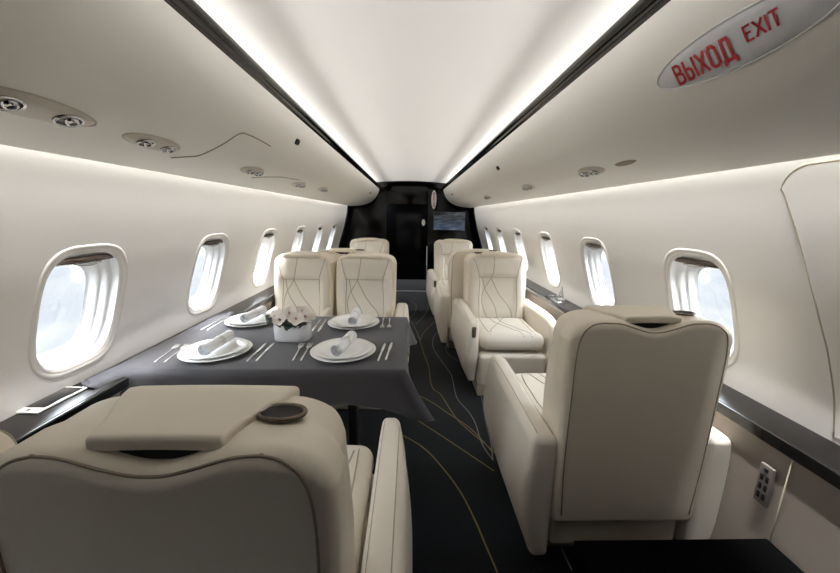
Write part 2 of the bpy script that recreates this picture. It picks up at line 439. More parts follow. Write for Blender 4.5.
reading_lights(1, 1.50, .745, .090, .034, 'oval reading light unit on the right, beside the slim slot fitting')
reading_lights(1, 2.29, .745, .085, .034, 'oval reading light unit on the right, beyond the small dark sensor')
reading_lights(1, 3.5, .745, .085, .034, 'oval reading light unit on the right, farthest before the black bulkhead')
sf = MB().add(ellipse_plate(1, 1.27, s_of_x(.748), .062, .014, .006)).build('slot_fitting', 'seam')
tag(sf, 'slim cream slot fitting in the right overhead panel beside a reading light', 'fitting')
def sensor(side, y, x, label):
    sc = s_of_x(x); R = []
    for d, k in ((-.001, 1), (.006, 1), (.009, .75)):
        R.append([panel(side, y+a*k, sc+b*k, d) for a, b in rrect(.022, .014, 20, 4)])
    o = MB().add(loft(R, capb=True)).build('cabin_sensor', 'dark'); tag(o, label, 'sensor', 'small dark sensors in the overhead panels')
    MB().add(disc(side, y, sc, .005, .0085, .0105)).build('lens', 'black', o)
sensor(-1, 1.826, .56, 'small dark sensor in the left overhead panel above the curved hatch line')
sensor(1, 2.417, .575, 'small dark sensor high in the right overhead panel')
sensor(-1, 5.1, .58, 'tiny dark sensor in the left overhead panel near the black bulkhead')
sensor(1, 5.1, .58, 'tiny dark sensor in the right overhead panel near the black bulkhead')
def hatch(pts, label):
    P = [panel(-1, y, s_of_x(x), .0005) for x, y in pts]; Q = catmull(P, 6)
    o = MB().add(tube(Q, .0028, 5)).build('hatch_seam', 'seam'); return o
h = hatch([(.80, 1.245), (.765, 1.275), (.742, 1.30), (.701, 1.302), (.653, 1.310), (.610, 1.338), (.603, 1.40), (.602, 1.50), (.604, 1.60)], '')
tag(h, 'thin curved hatch line cut in the left overhead panel', 'hatch')
h = hatch([(.80, 1.85), (.77, 1.89), (.745, 1.95), (.72, 2.05), (.70, 2.3)], '')
tag(h, 'short fine hatch line farther along the left overhead panel', 'hatch')

# exit sign -------------------------------------------------------------------
SC = s_of_x(.588)-.0105; SY = .705
sg = MB().add(ellipse_plate(1, SY, SC, .186, .044, .006, 72, 8)).build('exit_sign', 'signm')
tag(sg, 'oval exit sign with red lettering on the right overhead panel near the camera', 'sign')
MB().add(tube([panel(1, SY+.186*math.cos(2*PI*i/72), SC+.044*math.sin(2*PI*i/72), .001) for i in range(72)], .0022, 6, True)).build('sign_rim', 'white', sg)
G = {'В': (.52, [[(0, 0), (0, 1)], [(0, 1), (.28, 1), (.42, .90), (.43, .66), (.30, .54), (0, .54)], [(0, .54), (.32, .54), (.49, .42), (.49, .12), (.34, 0), (0, 0)]]),
     'Ы': (.68, [[(0, 1), (0, 0)], [(0, .56), (.26, .56), (.39, .45), (.39, .12), (.26, 0), (0, 0)], [(.66, 0), (.66, 1)]]),
     'Х': (.52, [[(0, 0), (.52, 1)], [(0, 1), (.52, 0)]]), 'X': (.52, [[(0, 0), (.52, 1)], [(0, 1), (.52, 0)]]),
     'О': (.48, [[(.14, 0), (.34, 0), (.48, .14), (.48, .86), (.34, 1), (.14, 1), (0, .86), (0, .14), (.14, 0)]]),
     'Д': (.66, [[(0, -.17), (0, 0), (.66, 0), (.66, -.17)], [(.10, 0), (.16, 1), (.54, 1), (.54, 0)]]),
     'E': (.40, [[(.40, 0), (0, 0), (0, 1), (.40, 1)], [(0, .52), (.35, .52)]]),
     'I': (.0, [[(0, 0), (0, 1)]]), 'T': (.46, [[(0, 1), (.46, 1)], [(.23, 1), (.23, 0)]]), ' ': (.30, [])}
def letters(txt, hw):
    V = []; F = []; x = 0
    for ch in txt:
        w, st = G[ch]
        for pl in st:
            for a, b in zip(pl, pl[1:]):
                dx, dy = b[0]-a[0], b[1]-a[1]; l = math.hypot(dx, dy); dx /= l; dy /= l
                n = max(1, int(l/.2)); e = hw*.55
                for k in range(n+1):
                    t = -e+(l+2*e)*k/n; px, py = x+a[0]+dx*t, a[1]+dy*t
                    V += [(px-dy*hw, py+dx*hw), (px+dy*hw, py-dx*hw)]
                m = len(V)-2*(n+1)
                F += [(m+2*k, m+2*k+1, m+2*k+3, m+2*k+2) for k in range(n)]
        x += w+.24
    return V, F, x-.24
def place_text(txt, y_start, s_base, height, width, name, hw):
    V, F, L = letters(txt, hw)
    W_ = [panel(1, y_start-v[0]/L*width, s_base-v[1]*height, .0072) for v in V]
    MB().add((W_, F)).build(name, 'red', sg, flat=True)
place_text('ВЫХОД', SY+.122, SC+.021, .038, .136, 'lettering', .085)
place_text('EXIT', SY-.042, SC+.006, .024, .058, 'lettering', .075)

# television, small signs on the black section -------------------------------
tv = MB().add(box(.395, .955, BY-.03, BY-.002, 1.080, 1.402, .006, 2)).build('television', 'black'); tag(tv, 'flat television showing a dim blue picture on the black bulkhead', 'television')
MB().add(([(.405, BY-.0315, 1.09), (.945, BY-.0315, 1.09), (.945, BY-.0315, 1.392), (.405, BY-.0315, 1.392)], [(0, 1, 2, 3)])).build('screen', 'screen', tv)
def small_sign(x, y, z, hx, hz, label):
    R = [[(x+hx*k*math.cos(2*PI*i/24), y-d, z+hz*k*math.sin(2*PI*i/24)) for i in range(24)] for k, d in ((1, 0), (1, .008), (.85, .012))]
    o = MB().add(loft(R, capa=True, capb=True)).build('exit_sign', 'white'); tag(o, label, 'sign'); return o
e2 = small_sign(.385, 5.96, 1.588, .042, .150, 'small upright oval sign hanging at the forward end of the right black strip')
V_, F_, xa = letters('ВЫХОД EXIT', .10)
MB().add(([(.385+(v[1]-.5)*.030, 5.9475, 1.70-v[0]/xa*.224) for v in V_], F_)).build('lettering', 'red', e2, flat=True)
small_sign(.225, BY-.004, 1.21, .030, .055, 'tiny oval plate on the black bulkhead left of the television')

# ------------------------------------------------------------------ seats
def cast(bvh, o, d):
    h = bvh.ray_cast(Vector(o), Vector(d)); return h[0]
def seam_on(bvh, pts, d, off=.0, back=.6, k=6):
    P = catmull(pts, k); out = []
    for p in P:
        h = cast(bvh, p-Vector(d)*back, d)
        if h is not None: out.append(h-Vector(d)*off)
    return out
def bvh_of(vf): return BVHTree.FromPolygons([Vector(p) for p in vf[0]], vf[1])

def make_seat(w=.265, arms=(-1, 1), panel_side=-1, arm_in=(.255, .255), arm_scale=(1, 1), cush=None):
    """Origin on the floor under the rear face; the occupant looks along +y."""
    root = bpy.data.objects.new('cabin_armchair', None); COL.objects.link(root); root.empty_display_size = .1
    # shell ------------------------------------------------------------
    def fs(x, y, z):
        t = (z+.39)/.78
        wv = 1-.05*sm(1-t)-(.05*sm((t-.6)/.4) if y > 0 else 0)
        X = x*wv
        Y = y+.085+.012*(1-t) + (.03*(1-t) if y > 0 else 0)
        Y -= .010*(1-(x/w)**2)*sm(t*1.2)*(1 if y < 0 else 0)
        Z = z*.9680+.6275
        rc = .095; ex = max(0, min(.95, (abs(x)-(w-rc))/rc)); Z -= (rc-.035)*(1-math.sqrt(1-ex*ex))*sm((z-.05)/.3)
        top = sm((z-.27)/.10); rear = sm((.055-y)/.07)
        v = sm(1-abs(x)/.125)
        Z -= .032*v*top*rear
        Z -= .008*(x/w)**2*top
        return X, Y, Z
    sh = rbox(w, .085, .39, .028, 5, (36, 9, 18), fs); bs = bvh_of(sh)
    m = MB().add(sh, 0)
    xi = w-.028
    zt = .9985
    left = [(-xi, -.3, .33), (-xi, -.3, .6), (-xi, -.3, .86)]
    pth = [(-xi+.012, -.3, .30), (-xi+.002, -.3, .5), (-xi, -.3, .75), (-xi+.000, -.3, .88), (-xi+.010, -.3, .950), (-xi+.038, -.3, .984), (-xi+.07, -.3, zt-.004), (-.15, -.3, zt-.004), (-.11, -.3, zt-.008),
           (-.06, -.3, zt-.024), (-.02, -.3, zt-.034), (.02, -.3, zt-.034), (.06, -.3, zt-.024), (.11, -.3, zt-.008), (.15, -.3, zt-.004), (xi-.07, -.3, zt-.004), (xi-.038, -.3, .984), (xi-.010, -.3, .950), (xi, -.3, .88), (xi, -.3, .75), (xi-.002, -.3, .5), (xi-.012, -.3, .30)]
    m.add(tube(seam_on(bs, [(a, .004, c) for a, b, c in pth], (0, .80, -.60), .0005, .3), .0023, 6), 1)
    m.build('backrest_shell', ['leather2', 'seam'], root)
    # flap over the notch, black block standing in for the shade in the gap, cup holder
    def ff(x, y, z):
        t = (y+.085)/.17
        return x*(.74+.42*sm(t*1.1)), y, z+.004*math.cos(x*9)-.010*sm((t-.82)*5)
    MB().add(rbox(.125, .085, .012, .008, 3, (10, 8, 1), ff, (0, .100, .9995))).build('headrest_flap', 'leather2', root)
    MB().add(rbox(.088, .045, .0105, .006, 2, (4, 2, 1), None, (0, .070, .981))).build('gap_shade_block', 'dark', root)
    cx, cy, cz = (.150 if w > .26 else .147), .088, 1.0070
    ch = MB().add(tube([(cx+.035*math.cos(2*PI*i/28), cy+.022*math.sin(2*PI*i/28), cz) for i in range(28)], .0040, 7, True), 0)
    cho = ch.build('cup_holder', 'brownm', root, label='bronze rimmed oval cup holder')
    MB().add(lathe([(.030, -.006), (.031, .0022), (.028, .0015), (.022, .0008), (.001, .0004)], 28, 1, .64), 0, Matrix.Translation((cx, cy, cz))).build('cup_well', 'dark', cho)
    # back cushion -------------------------------------------------------
    cw = w-.022
    def fc(x, y, z):
        t = (z+.29)/.58
        e = max(0, 1-(x/cw)**4)*max(0, 1-abs(z/.29)**4)
        Y = y+.205-.075*t
        if y > 0:
            Y += .018*e
            head = sm((t-.68)/.06)
            inner = sm((.17-abs(x))/.03)
            Y += .012*head*e - .010*(1-head)*inner + .010*(1-inner)*e
            Y += .016*math.exp(-((t-.18)/.16)**2)*e
        return x*(1-.05*sm(1-t)-.045*sm((t-.55)/.45)), Y, z+.703-.014*(x/cw)**2*(1 if z > 0 else 0)
    bc = rbox(cw, .052, .29, .045, 4, (26, 3, 26), fc); bb = bvh_of(bc)
    m = MB().add(bc, 0)
    zi = .815; xi2 = .155*(w/.265)
    F = [[(-xi2, .6, .46), (-xi2*1.04, .6, .62), (-xi2, .6, .76), (-xi2, .6, zi)], [(xi2, .6, .46), (xi2*1.04, .6, .62), (xi2, .6, .76), (xi2, .6, zi)],
         [(-xi2, .6, zi), (0, .6, zi), (xi2, .6, zi)], [(-xi2, .6, zi), (-xi2-.03, .6, .92), (-cw+.035, .6, .975)], [(xi2, .6, zi), (xi2+.03, .6, .92), (cw-.035, .6, .975)],
         [(.03, .6, .985), (.035, .6, .92), (.055, .6, zi), (.12, .6, .70), (.135, .6, .60), (.09, .6, .47)],
         [(.06, .6, zi), (.02, .6, .73), (-.02, .6, .66), (-.10, .6, .56), (-.13, .6, .47)],
         [(xi2-.02, .6, zi), (.10, .6, .70), (.03, .6, .58), (.0, .6, .47)]]
    for q in F: m.add(tube(seam_on(bb, q, (0, -1, 0), .0, .5), .0034, 5), 1)
    m.build('backrest_cushion', ['leather', 'stitch'], root)
    # seat cushion ---------------------------------------------------------
    sw = cush or min(.235, w-.03)
    def fq(x, y, z):
        e = max(0, 1-(x/sw)**4)*max(0, 1-(y/.26)**6)
        Z = z+.415+(.018*e if z > 0 else 0)
        if z > 0: Z += .004*math.sin(y*34)*e*sm((.02-y)/.1)+.012*sm((y-.12)/.1)
        return x, y+.505, Z
    sc = rbox(sw, .265, .052, .048, 4, (20, 26, 3), fq); bq = bvh_of(sc)
    m = MB().add(sc, 0)
    for q in ([(-.17, .30, .9), (-.17, .50, .9), (-.165, .74, .9)], [(.17, .30, .9), (.17, .50, .9), (.165, .74, .9)],
              [(.10, .28, .9), (.06, .45, .9), (-.02, .60, .9), (-.08, .755, .9)], [(.03, .28, .9), (.00, .45, .9), (-.07, .60, .9), (-.14, .755, .9)], [(-.06, .28, .9), (.05, .48, .9), (.13, .62, .9), (.15, .70, .9)]):
        m.add(tube(seam_on(bq, q, (0, 0, -1), 0, .3), .0030, 5), 1)
    m.build('seat_cushion', ['leather', 'stitch'], root)
    # leg rest ---------------------------------------------------------------
    MB().add(rbox(sw+.01, .055, .125, .03, 3, (6, 3, 6), lambda x, y, z: (x, y+.735+.02*z*4-.01, z+.215))).build('leg_rest', 'leather', root)
    # carcass under the shell and cushion
    MB().add(rbox((cush or w-.03)-.0, .29, .12, .02, 2, (2, 2, 2), None, (0, .345, .235))).build('seat_carcass', 'leather2', root)
    # plinth
    b = MB().add(rbox(.242, .300, .052, .015, 2, (2, 2, 2), lambda x, y, z: (x, y+.450, z+.053))).build('base_plinth', 'base', root)
    for s in (-1, 1):
        if s in arms: MB().add(rbox(.006, .022, .014, .005, 3, (1, 2, 1), None, (s*.245, .36, .062))).build('release_button', 'chrome', b, label='chrome release button')
    # armrests -----------------------------------------------------------------
    for s in arms:
        k = arm_scale[0 if s < 0 else 1]; ai = arm_in[0 if s < 0 else 1]
        def fa(x, y, z):
            t = (y+.39)/.78; h = (z+.245)/.49
            zz = z
            top = .586+.010*sm(t/.6)-.020*sm((t-.82)/.18)
            bot = .105
            Z = bot+(top-bot)*h
            ymax = .80 - .20*sm(1-h/.75)**1.0*1.0
            Y = .015+.785*t
            if t > .5: Y = Y-(t-.5)*2*(.075*sm((.55-h)/.55)+.015*sm((h-.8)/.2))
            u = (x+.045)/.09         # 0 inner .. 1 outer
            out = .071+.030*math.sin(PI*min(1, max(0, h*.75+.15)))+.008
            out -= .030*sm((t-.55)/.45)*(.4+.6*h)
            out -= .030*sm((.35-h)/.35)
            lo = 0.0
            X = lo+(out*k+.004-lo)*u
            return s*(ai+X), Y, Z
        ar = rbox(.045, .39, .245, .028, 4, (3, 16, 10), fa)
        if s < 0: pass
        V, Fc = ar
        if s < 0: Fc = [q[::-1] for q in Fc]
        m = MB().add((V, Fc), 0); bv = bvh_of((V, Fc))
        # piping along the top outer edge
        q = [h for h in (cast(bv, (s*(ai+.012), y, .9), (0, 0, -1)) for y in [.05+.70*i/20 for i in range(21)]) if h is not None]
        if len(q) > 3: m.add(tube(q, .0016, 5), 1)
        q = [h for h in (cast(bv, (s*(ai+.066*k), y, .9), (0, 0, -1)) for y in [.05+.66*i/20 for i in range(21)]) if h is not None]
        if len(q) > 3: m.add(tube(q, .0016, 5), 1)
        a = m.build('armrest', ['leather', 'stitch'], root)
        if s == panel_side:
            # control panel on the front end
            c = cast(bv, (s*(ai+.040), 1.2, .515), (0, -1, 0))
            if c is not None:
                cpn = MB().add(rbox(.015, .004, .040, .004, 2, (1, 1, 1), None, tuple(c)))
                po = cpn.build('control_panel', 'brownm', a, label='bronze seat control panel')
    return root
SEATG = 'cream leather cabin seats'
def seat(kind, loc, rz, label):
    if kind not in PROTO:
        r = PROTO[kind] = make_seat(**KW[kind]); r.location = loc; r.rotation_euler = (0, 0, rz)
        tag(r, label, 'armchair', SEATG); return r
    return dup(PROTO[kind], loc, rz, label, SEATG)
PROTO = {}
KW = dict(single=dict(w=.268, panel_side=1), single_b=dict(w=.268, panel_side=-1),
          aisle=dict(w=.245, arms=(1,), panel_side=1, arm_in=(.245, .245)),
          aisle_b=dict(w=.245, arms=(-1,), panel_side=-1, arm_in=(.245, .245)),
          window=dict(w=.24, arms=(1,), panel_side=0, arm_in=(.19, .19), arm_scale=(.4, .4), cush=.186),
          window_b=dict(w=.24, arms=(-1, 1), panel_side=0, arm_in=(.19, .19), arm_scale=(.4, .4), cush=.186))
seat('single', (.772, 1.02, 0), 0, 'cream leather seat on the right with its back to the camera, nearest the exit door')
seat('single', (.755, 3.14, 0), PI, 'cream leather seat on the right facing the camera, beside the aisle and chrome fitting')
seat('single', (.635, 3.20, 0), 0, 'cream leather seat with back to the camera, behind the right seat that faces the camera')
seat('single', (.60, 4.93, 0), PI, 'cream leather seat facing the camera farthest along the right side, under the television')
seat('aisle', (-.335, .415, 0), 0, 'cream leather seat in the left foreground, back to camera with cup holder in its top')
seat('window', (-.832, .345, 0), 0, 'cream leather window seat at the far left photo edge, only its top corner in view')
seat('aisle_b', (-.352, 2.95, 0), PI, 'cream leather aisle seat facing the camera across the table')
seat('window_b', (-.850, 2.95, 0), PI, 'cream leather window seat facing the camera across the table')
seat('single', (-.600, 3.10, 0), 0, 'cream leather seat with back to the camera, directly behind the two seats across the table')
seat('single', (-.56, 4.93, 0), PI, 'cream leather seat facing the camera farthest along the left side, before the black bulkhead')

# ------------------------------------------------------------------ table and cloth
TX0, TX1, TY0, TY1, TZ = -1.175, -.010, 1.315, 2.09, .700
t = thing('dining_table', 'dark pedestal table under the grey tablecloth on the left side', 'table', (-.5, 1.70, 0))
MB().add(box(-.585, .482, -.375, .375, .670, .694, .006, 2)).build('table_top', 'wood', t)
for x in (.215, -.35):
    MB().add(rbox(.022, .045, .335, .01, 2, (1, 1, 1), None, (x, 0, .337))).build('leg', 'wood', t)
MB().add(box(-.42, .29, -.06, .06, .0, .018, .006, 2)).build('foot_plate', 'wood', t)
def cloth():
    rings = []; per = []; n1, n2 = 40, 28; r = .012
    def seg(a, b, n): return [(a[0]+(b[0]-a[0])*k/n, a[1]+(b[1]-a[1])*k/n) for k in range(n)]
    c = [(TX0, TY0), (TX1, TY0), (TX1, TY1), (TX0, TY1)]
    per = seg(c[0], c[1], n1)+seg(c[1], c[2], n2)+seg(c[2], c[3], n1)+seg(c[3], c[0], n2)
    nrm = [(0, -1)]*n1+[(1, 0)]*n2+[(0, 1)]*n1+[(-1, 0)]*n2
    N = len(per); cx, cy = (TX0+TX1)/2, (TY0+TY1)/2
    V = []; F = []
    K = 9
    for t_ in (0, .25, .5, .75, .95):       # top rings
        V += [(cx+(x-cx)*t_, cy+(y-cy)*t_, TZ) for x, y in per]
    nt = 5
    for k in range(K+1):
        d = k/K
        for i, (x, y) in enumerate(per):
            nx, ny = nrm[i]
            # corner flare
            fx = fy = 0; drop = .140*d
            for (qx, qy) in c:
                D = math.hypot(x-qx, y-qy); g = math.exp(-(D/.085)**2)
                sx, sy = (1 if qx > -.5 else -1), (1 if qy > 1.7 else -1)
                fl_ = ((.115 if qy < 1.7 else .065) if qx > -.5 else .02)
                fx += sx*fl_*g*d**1.1; fy += sy*(.05 if qx > -.5 else .02)*g*d**1.1; drop += .045*g*d
            wv = .006*math.sin(i*.55)+.004*math.sin(i*1.3+1)
            X = x+nx*(.006+wv*d)+fx; Y = y+ny*(.010+(wv+.004)*d)+fy
            Z = TZ-.004-drop if k else TZ-.0012
            if k == 0: X = x; Y = y
            if x < -1.088:       # the cloth lies over the side ledge here
                lim = .6855+.010*math.exp(-((x+1.175)/.03)**2)
                Z = max(Z, lim); X = max(X, -1.19)
                if k > 0: Y = y+ny*(.012+.10*d+.012*math.sin(x*60)*d); Z = max(lim, TZ-.002-.06*d)+.004*math.sin(x*60)**2*d
            elif X < -1.085: X = -1.085
            V.append((X, Y, Z))
    R = nt+K+1
    F = [(k*N+i, k*N+(i+1) % N, (k+1)*N+(i+1) % N, (k+1)*N+i) for k in range(R-1) for i in range(N)]
    m = MB().add((V, F))
    return m
cl = cloth().build('tablecloth', 'cloth'); tag(cl, 'plain slate grey tablecloth draped over the dining table', 'tablecloth')
md = cl.modifiers.new('thick', 'SOLIDIFY'); md.thickness = .0012; md.offset = -1
CZ = TZ+.0008

# plates --------------------------------------------------------------
def plate(R, name, label, loc, group):
    p = [(.001, .004), (R*.62, .004), (R*.68, .0055), (R*.80, .012), (R*.98, .0175), (R, .0165), (R*.985, .0145), (R*.80, .009), (R*.66, .0), (.001, .0)]
    V, F = lathe(p[::-1], 56); F = F
    o = MB().add((V, F)).build(name, 'china', None, loc); tag(o, label, 'plate', group)
    return o
spots = [(-.853, 1.500, 'near window side', 82), (-.895, 1.965, 'far window side', 82), (-.290, 1.505, 'near aisle side', 87), (-.312, 1.935, 'far aisle side', 87)]
where = ['nearest the large left window', 'at the far window side beyond the flowers', 'in the near right place by the aisle', 'in the far place setting by the aisle']
def bearing(p, q, z):
    return math.atan2(q[1]-p[1], q[0]-p[0])
nap_ang = [87, 84, 80, 92]
for i, (x, y, nm, ang) in enumerate(spots):
    plate(.146, 'charger_plate', 'large white charger plate '+where[i], (x, y, CZ), 'white charger plates on the table')
    plate(.131, 'dinner_plate', 'white dinner plate on top of the charger '+where[i], (x, y, CZ+.0095), 'white dinner plates on the chargers')
    # rolled napkin with ring
    z = CZ+.0235
    R_ = .0225; Lh = .100
    V = []; rings = []
    for k in range(13):
        u = -Lh+2*Lh*k/12; rr = R_*(1+.10*abs(u/Lh)) * (.93 if abs(u-.015) < .02 else 1)
        rings.append([(rr*math.cos(2*PI*j/28)*(1+.02*math.sin(3*j)), u, R_*1.08+rr*math.sin(2*PI*j/28)) for j in range(28)])
    m = MB().add(loft(rings))
    for sgn in (-1, 1):          # rolled ends: a spiral of cloth
        sp = []; 
        for j in range(60):
            a = j*.36; rr = R_*1.06*(1-j/66); sp.append((rr*math.cos(a), sgn*(Lh-.002), R_*1.08+rr*math.sin(a)))
        V2 = []
        for (a_, b_, c_) in sp: V2 += [(a_, b_+sgn*.003, c_), (a_, b_-sgn*.02, c_)]
        m.add((V2, [(2*j, 2*j+1, 2*j+3, 2*j+2) for j in range(59)]))
        m.add(([(R_*.99*math.cos(2*PI*j/20), sgn*(Lh-.010), R_*1.08+R_*.99*math.sin(2*PI*j/20)) for j in range(20)], [tuple(range(20))]))
    o = m.build('rolled_napkin', 'napkin', None, (x+.005, y+.005, z-.001)); o.rotation_euler = (0, 0, math.radians(nap_ang[i]-90))
    tag(o, 'rolled white napkin lying on the plate '+where[i], 'napkin', 'rolled napkins on the plates')
    rg = MB().add(loft([[(r*math.cos(2*PI*j/32), u, R_*1.08+r*math.sin(2*PI*j/32)) for j in range(32)] for r, u in
        ((.0235, .004), (.0245, .003), (.0250, .012), (.0248, .021), (.0235, .028), (.0228, .015), (.0235, .004))])).build('napkin_ring', 'steel', None, o.location)
    rg.rotation_euler = o.rotation_euler; tag(rg, 'silver ring around the rolled napkin '+where[i], 'napkin ring', 'silver napkin rings')

# cutlery -----------------------------------------------------------------
def fork_mb():
    m = MB(); L = .200
    h = [(-.100, .0034, .0015), (-.09, .0042, .0018), (-.03, .0028, .002), (.02, .0020, .0028), (.04, .0038, .0035), (.052, .0100, .0032), (.062, .0112, .003)]
    rings = [[(w, y, z+.0012), (0, y, z+.0018), (-w, y, z+.0012), (-w, y, z), (0, y, z-.0003), (w, y, z)] for y, w, z in h]
    m.add(loft(rings, capa=True, capb=True))
    for k in range(4):
        x = -.0098+.00653*k
        m.add(loft([[(x+a, y, z+b) for a, b in ((-w, 0), (w, 0), (w, .0014), (-w, .0014))] for y, z, w in ((.060, .003, .0019), (.080, .0035, .0016), (.100, .0055, .0009))], capa=True, capb=True))
    return m
def knife_mb():
    h = [(-.110, .0038, 0), (-.10, .0048, 0), (-.02, .0038, 0), (.0, .0034, 0), (.008, .0065, .0), (.06, .0074, 0), (.09, .0056, 0.0), (.108, .0015, 0)]
    rings = [[(w*.9, y, .0028 if y < 0 else .0016), (-w, y, .0028 if y < 0 else .0016), (-w, y, .0004), (w*.9, y, .0004)] for y, w, z in h]
    return MB().add(loft(rings, capa=True, capb=True))
FM = fork_mb().mesh('fork', 'steel'); KM = knife_mb().mesh('knife', 'steel')
def cutlery(me, name, x, y, rz, label, group):
    o = bpy.data.objects.new(name, me); COL.objects.link(o); o.location = (x, y, CZ+.0006); o.rotation_euler = (0, 0, math.radians(rz))
    tag(o, label, name, group); return o
FG, KG = 'silver forks on the tablecloth', 'silver knives on the tablecloth'
cutlery(FM, 'fork', -1.062, 1.49, 8, 'outer silver fork left of the plate nearest the large left window', FG)
cutlery(FM, 'fork', -1.022, 1.49, 8, 'inner silver fork touching close to the plate nearest the large left window', FG)
cutlery(KM, 'knife', -.678, 1.51, 2, 'inner silver knife right of the plate nearest the large left window', KG)
cutlery(KM, 'knife', -.642, 1.515, 2, 'outer silver knife, between the near left plate and the flower box', KG)
cutlery(FM, 'fork', -.497, 1.51, 6, 'outer silver fork, below the flower box and left of the near aisle plate', FG)
cutlery(FM, 'fork', -.460, 1.51, 4, 'inner silver fork immediately left of the near aisle plate', FG)
cutlery(KM, 'knife', -.118, 1.52, -4, 'inner silver knife right of the near aisle plate', KG)
cutlery(KM, 'knife', -.086, 1.53, -4, 'outer silver knife, nearest the table edge at the near aisle place', KG)
cutlery(KM, 'knife', -1.105, 1.92, 180, 'outer silver knife on the window side of the far left plate', KG)
cutlery(KM, 'knife', -1.072, 1.92, 180, 'inner silver knife next to the far left plate', KG)
cutlery(KM, 'knife', -.517, 1.90, 182, 'outer silver knife left of the far aisle plate, right behind the flowers', KG)
cutlery(KM, 'knife', -.484, 1.90, 182, 'inner silver knife immediately left of the far aisle plate', KG)
cutlery(FM, 'fork', -.148, 1.95, 182, 'inner silver fork right of the far aisle plate', FG)
cutlery(FM, 'fork', -.110, 1.95, 182, 'outer silver fork, nearest the aisle edge at the far place', FG)

# flowers --------------------------------------------------------------------
fx, fy = -.575, 1.69
fv = thing('flower_arrangement', 'white oval box of pale orchids in the middle of the table', 'flowers', (fx, fy, CZ))
R = []
for r, z in ((.94, 0), (1, .004), (1, .080), (.985, .083), (.95, .080), (.95, .060)):
    R.append([((.088)*r*math.copysign(abs(math.cos(a))**.7, math.cos(a)), .062*r*math.copysign(abs(math.sin(a))**.7, math.sin(a)), z) for a in [2*PI*i/48 for i in range(48)]])
MB().add(loft(R, capa=True, capb=True)).build('vase', 'vase', fv)
def petal(L, W, cup, az, tilt, twist=0):
    V = []; n, k = 7, 5
    for i in range(n):
        t = i/(n-1); w = W*math.sin(PI*min(1, t*.86+.10))**.8
        for j in range(k):
            u = -1+2*j/(k-1)
            V.append(Vector((u*w, t*L, cup*(t*t*L*.8)+.25*w*u*u+.0015*math.sin(t*9+u*4))))
    Mx = Matrix.Rotation(az, 3, 'Z') @ Matrix.Rotation(tilt, 3, 'X')
    return [Mx @ v for v in V], [(i*k+j, i*k+j+1, (i+1)*k+j+1, (i+1)*k+j) for i in range(n-1) for j in range(k-1)]
blooms = [(-.085, -.01, .105, .8, -.6, 1.1), (-.045, -.045, .100, -.2, -1.0, 1.0), (.0, -.02, .125, .1, -.7, 1.1), (.045, -.045, .105, .5, -1.05, 1.15), (.088, -.015, .108, 1.2, -.75, 1.1),
          (-.03, .03, .125, -.5, -.2, 1), (.055, .03, .122, .6, -.25, 1), (-.09, .035, .108, -1.1, -.3, .9), (.105, .03, .098, 1.4, -.5, .85)]
for bx, by, bz, az, tl, k in blooms:
    nd = Vector((bx*3.5+.15*math.sin(az*3), -.85+by*4, .55+tl*-.25)).normalized()
    root_r = Matrix.Translation((bx*.82, by-.012, bz+.012)) @ nd.to_track_quat('Z', 'Y').to_matrix().to_4x4()
    m = MB()
    for p in range(5): m.add(petal(.034*k, .0165*k, .30, 2*PI*p/5+az, .12), 0, root_r)
    for p in range(3): m.add(petal(.012*k, .005*k, 1.1, 2*PI*p/3+az+.5, .8), 1, root_r)
    for p in range(3): m.add(tube([(0, 0, 0), (.004*math.cos(p*2), .004*math.sin(p*2), .012), (.006*math.cos(p*2), .006*math.sin(p*2), .018)], .0016, 5), 1, root_r)
    m.build('bloom', ['petal', 'pinkc'], fv)
for lx, ly, az, L in ((-.01, -.062, PI+.2, .045), (.022, -.060, PI-.3, .05), (.05, -.055, PI-.9, .045), (.0, -.05, PI+.9, .04), (.08, -.05, PI-.6, .04), (-.06, -.05, PI+.6, .035)):
    T = Matrix.Translation((lx, ly+.015, .090))
    m = MB().add(petal(L, .013, -.9, az, .35), 0, T).add(petal(L*.8, .011, -.4, az+.5, .6), 0, T); m.build('leaf', 'leaf', fv)
for sx, sy, sz in ((-.105, -.03, .088), (-.118, -.005, .098), (-.095, -.045, .098)):
    m = MB()
    for p in range(7): m.add(petal(.022, .009, .9, 2*PI*p/7, .5), 0, Matrix.Translation((sx, sy, sz)))
    m.add(lathe([(.001, -.006), (.010, -.002), (.013, .006), (.008, .014), (.001, .016)], 14), 0, Matrix.Translation((sx, sy, sz)))
    m.build('succulent', 'sage', fv)
MB().add(lathe([(.001, .055), (.9, .055), (.9, .088), (.5, .1), (.001, .102)], 20, .076, .045)).build('foliage_bed', 'leaf', fv)

# things on the ledges ----------------------------------------------------------
ph = thing('tablet', 'slim silver tablet lying on the black ledge below the large left window', 'tablet', (-1.1985, 1.118, .6825), math.radians(-2))
MB().add(box(-.042, .042, -.085, .085, 0, .007, .003, 3)).build('body', 'white', ph)
MB().add(box(-.037, .037, -.058, .076, .0066, .0078, .0005)).build('screen', 'black', ph)
MB().add(lathe([(.001, .0068), (.005, .0068), (.005, .0075), (.001, .0075)], 14), 0, Matrix.Translation((0, -.072, 0))).build('home_button', 'dark', ph)
tp = thing('tray_latch', 'silver framed latch with an upright chrome lever on the right black ledge', 'latch', (1.175, 2.66, .6825))
MB().add(tube([(-.05, -.10, .003), (.05, -.10, .003), (.05, .12, .003), (-.05, .12, .003)], .0035, 6, True)).build('frame', 'chrome', tp)
MB().add(rbox(.022, .03, .012, .006, 3, (1, 1, 1), None, (.0, -.05, .0125))).build('mount', 'steel', tp)
